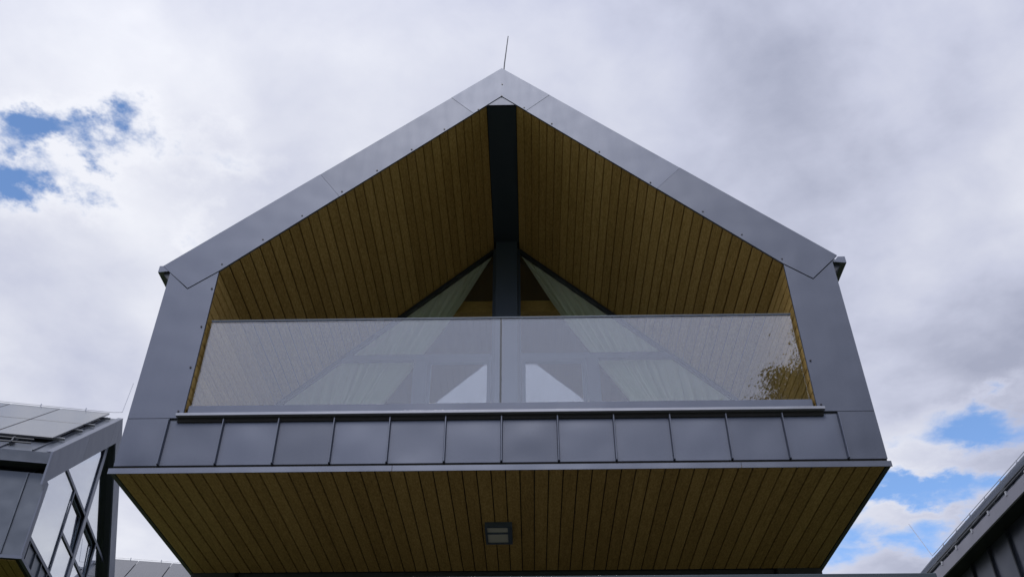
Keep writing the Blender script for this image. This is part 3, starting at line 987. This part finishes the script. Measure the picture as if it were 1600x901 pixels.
    for i in range(13):
        mesh_obj('standing_seam', me, 'neighbour_cladding', sp, (-.15, .75 + i * .45, 0))
    box('drip_edge', (-LEN, .13, zb - .05), (.02, 6.74, zb - .001), 'cladding', root)
    so = box('soffit', (-LEN, .17, zb - .055), (-.03, 6.7, zb - .0505), 'shadow_gap', root)
    bm_ = board_data('board', .114, 6.50, .012)
    for i in range(22):
        mesh_obj('board', bm_, 'soffit_wood', so, (-.06 - (i + 1) * .125, .18, zb - .068))
    box('lower_wall', (-LEN + .2, .5, 0.0), (-2.6, 6.3, zb - .07), 'lower_wall', root)
    box('far_wall', (-LEN - .05, .16, 0.0), (-LEN, 6.64, ze), 'neighbour_cladding', root)
    return root


left = build_left_house()
tag(left, 'grey metal clad house with solar panels and glazed gable at left', 'house', 'neighbouring houses with solar panels')
rear = copy_tree(left)
rear.location = left.location + Vector((-0.17, 10.33, 0.78))
tag(rear, 'distant solar panelled house whose roof shows low behind the overhang', 'house', 'neighbouring houses with solar panels')


def build_right_house():
    root = empty('snow_guard_house', (6.21, 2.2, 0.5))
    zz = .5
    z0, z1 = 6.48 - zz, 6.64 - zz
    XR, ZR = 3.39, 9.78 - zz
    LEN = 11.5
    sl = (ZR - z1) / XR
    a = math.atan(sl)
    # sheet-metal eave, the sky light on its face put into the colour
    fa = box('eave_fascia', (0.0, 0.0, z0), (.03, 4.30, z1), 'sky_lit_trim', root)
    box('eave_fascia', (0.001, 4.304, z0), (.03, 8.1, z1), 'sky_lit_trim', root)
    box('eave_fascia', (0.0, 8.104, z0), (.03, LEN, z1), 'sky_lit_trim', root)
    box('eave_soffit', (.031, 0, z0 + .004), (.26, LEN, z0 + .03), 'dark_metal', root)
    for s in (0, 1):
        pts = [(.0, z1), (XR, ZR), (XR, ZR - .2), (.0, z1 - .02)] if s == 0 else [(XR, ZR), (2 * XR, z1), (2 * XR, z1 - .1), (XR, ZR - .2)]
        if s == 0: pts = [(.032, z1 + .005), (XR, ZR), (XR, ZR - .2), (.032, z1 - .15)]
        r = prism('roof', pts, -.05, LEN, 'y', 'neighbour_cladding', root)
        if s == 0:
            me = box_data('standing_seam', (.05, -.008, 0), (XR / math.cos(a) - .01, .008, .026))
            for i in range(24):
                mesh_obj('standing_seam', me, 'neighbour_cladding', r, (0, -.02 + i * .47, z1 - .028), (0, -a, 0))
    box('ridge_cap', (XR - .10, -.06, ZR - .12), (XR + .10, LEN + .02, ZR - .085), 'neighbour_cladding', root)
    w = box('side_wall', (.25, 0.05, -.5), (.35, LEN - .05, z0 + .0), 'cladding_trim', root)  # wall towards the viewer takes a lighter sheet in place of stronger light
    me = box_data('standing_seam', (-.034, -.014, -.4), (.004, .014, z0 - .002))
    for i in range(18):
        mesh_obj('standing_seam', me, 'dark_metal', w, (.25, 4.38 - 2.2 - 2 * .6 + i * .6 - .6, 0))
    for y, nm in ((0.05, 'gable_wall'), (LEN - .15, 'gable_wall')):
        prism(nm, [(.36, -.5), (2 * XR - .36, -.5), (2 * XR - .36, z1 - .1), (XR, ZR - .25), (.36, z1 - .1)], y, y + .1, 'y', 'neighbour_cladding', root)
    box('side_wall', (2 * XR - .35, 0.05, -.5), (2 * XR - .25, LEN - .05, z0), 'neighbour_cladding', root)
    prism('verge_board', [(.0, z1 + .01), (XR, ZR + .01), (XR, ZR - .3), (.0, z1 - .3)], LEN + .0005, LEN + .03, 'y', 'cladding', root)
    # snow guard: two tubes carried by clamped brackets
    ct, st = math.cos(a), math.sin(a)
    pos = lambda d, h: (d * ct - h * st, z1 + d * st + h * ct)
    for d, h in ((.16, .022), (.44, .036)):
        x, z = pos(d, h)
        tube('snow_rail', [(x, .1, z), (x, LEN - .2, z)], .02, 'dark_metal', root, 8)
    b = [pos(.12, 0), pos(.50, 0), pos(.49, .05), pos(.13, .034)]
    me = extrude_data('snow_bracket', b, -.03, .03, 'y')
    for i in range(13):
        mesh_obj('snow_bracket', me, 'dark_metal', root, (0, .25 + i * .85, 0))
    hk = box_data('gutter_hook', (-.012, -.012, z1 - .03), (.006, .012, z1 + .025))
    for i in range(19):
        mesh_obj('gutter_hook', hk, 'galvanised', root, (0, .3 + i * .57, 0))
    # conductor along the ridge and rod at its far end
    tube('lightning_conductor', [(XR, .0, ZR + .05), (XR, LEN - .12, ZR + .05), (XR - .0, LEN + .0, ZR + .05), (XR - .27, LEN + .15, ZR + .9)], .007, 'galvanised', root, 5)
    cp = tube_data('conductor_clip', [(XR, 0, ZR), (XR, 0, ZR + .06)], .016, 5)
    for i in range(14):
        mesh_obj('conductor_clip', cp, 'galvanised', root, (0, .4 + i * .8, 0))
    return root


right = build_right_house()
tag(right, 'dark metal roofed house with snow guard rails at lower right', 'house')

# ------------------------------------------------------------------ terrace railing
def build_railing():
    root = empty('terrace_railing', (0, -2.0, 2.4))
    tag(root, 'thin dark railing of the lower terrace under the overhang', 'railing')
    h = 3.505 - 2.4
    box('top_rail', (-3.6, -.02, h - .035), (2.52, .02, h), 'beam_paint', root, .004)
    box('return_rail', (2.48, .021, h - .034), (2.52, 1.6, h - .001), 'frame_paint', root, .004)
    pm = box_data('railing_post', (-.02, -.02, 0.0), (.02, .02, h - .036))
    for i in range(6):
        mesh_obj('railing_post', pm, 'frame_paint', root, (2.45 - i * 1.2, 0, 0))
    gm = box_data('glass_pane', (-.57, -.005, .08), (.57, .005, h - .12))
    for i in range(5):
        mesh_obj('glass_pane', gm, 'rail_glass', root, (1.85 - i * 1.2, 0, 0))


build_railing()

# ------------------------------------------------------------------ tree behind the viewer, mirrored in the balustrade
def build_tree(loc, H, spread, label):
    rng = random.Random(11)
    root = empty('broadleaf_tree', loc)
    tag(root, label, 'tree')
    bm = bmesh.new()

    def limb(pts, rads, seg=8):
        me = tube_data('t', pts, rads, seg)
        bm.from_mesh(me); bpy.data.meshes.remove(me)
    limb([(0, 0, -.3), (.1, 0, H * .25), (-.1, .15, H * .55), (.05, .1, H * .88)], [.42, .33, .2, .04], 10)
    tips = []
    for i in range(44):
        z0 = H * (.30 + .50 * i / 44)
        an = i * 2.4 + rng.uniform(-.3, .3)
        prof = math.sin(min(1.0, (1 - (z0 / H - .2) / .85)) * math.pi * .5)
        ln = spread * .82 * (0.45 + .55 * prof) * rng.uniform(.75, 1.1)
        d = Vector((math.cos(an), math.sin(an), rng.uniform(.25, .5)))
        p0 = Vector((0, .08, z0)); p1 = p0 + d * ln * .5 + Vector((0, 0, .1)); p2 = p0 + d * ln + Vector((0, 0, .25))
        limb([p0, p1, p2], [.11, .07, .02], 6)
        tips += [p1 * .5 + p2 * .5, p2, p1]
        for _ in range(3):
            q = p1.lerp(p2, rng.random()) + Vector((rng.uniform(-1, 1), rng.uniform(-1, 1), rng.uniform(-.2, .9))) * .8
            limb([p1.lerp(p2, .3), q], [.035, .01], 5)
            tips.append(q)
    me = bpy.data.meshes.new('trunk'); bm.to_mesh(me); bm.free()
    mesh_obj('trunk', me, 'bark', root)
    v = []; f = []
    tips.append(Vector((.05, .1, H * .92)))
    clumps = []
    while len(clumps) < 430:
        d = Vector((rng.gauss(0, 1), rng.gauss(0, 1), rng.gauss(0, 1))).normalized()
        k = rng.random() ** .33 * (.95 + .08 * math.sin(d.x * 5 + d.z * 7) + .06 * math.sin(d.y * 9 - d.z * 5))
        clumps.append(Vector((d.x * spread * k, d.y * spread * k, H * .795 + d.z * H * (.175 if d.z > 0 else .45) * k)))
    for c in clumps + tips[::4]:
        rad = rng.uniform(.5, .95)
        for _ in range(720):
            p = Vector((rng.gauss(0, 1), rng.gauss(0, 1), rng.gauss(0, .7)))
            p = c + p * rad * .46
            n = Vector((rng.gauss(0, 1), rng.gauss(0, 1), rng.gauss(0.4, 1))).normalized()
            a = n.orthogonal().normalized(); b = n.cross(a)
            L_ = rng.uniform(.026, .05)
            k = len(v)
            v += [p - a * L_, p - b * L_ * .55, p + a * L_, p + b * L_ * .55]
            f.append((k, k + 1, k + 2, k + 3))
    me = bpy.data.meshes.new('crown'); me.from_pydata([tuple(q) for q in v], [], f)
    mesh_obj('crown', me, 'leaf', root)
    return root


build_tree((10.2, -16.0, ground_z(10.2, -16)), 18.0, 3.5, 'large leafy tree mirrored in the right end of the glass balustrade')
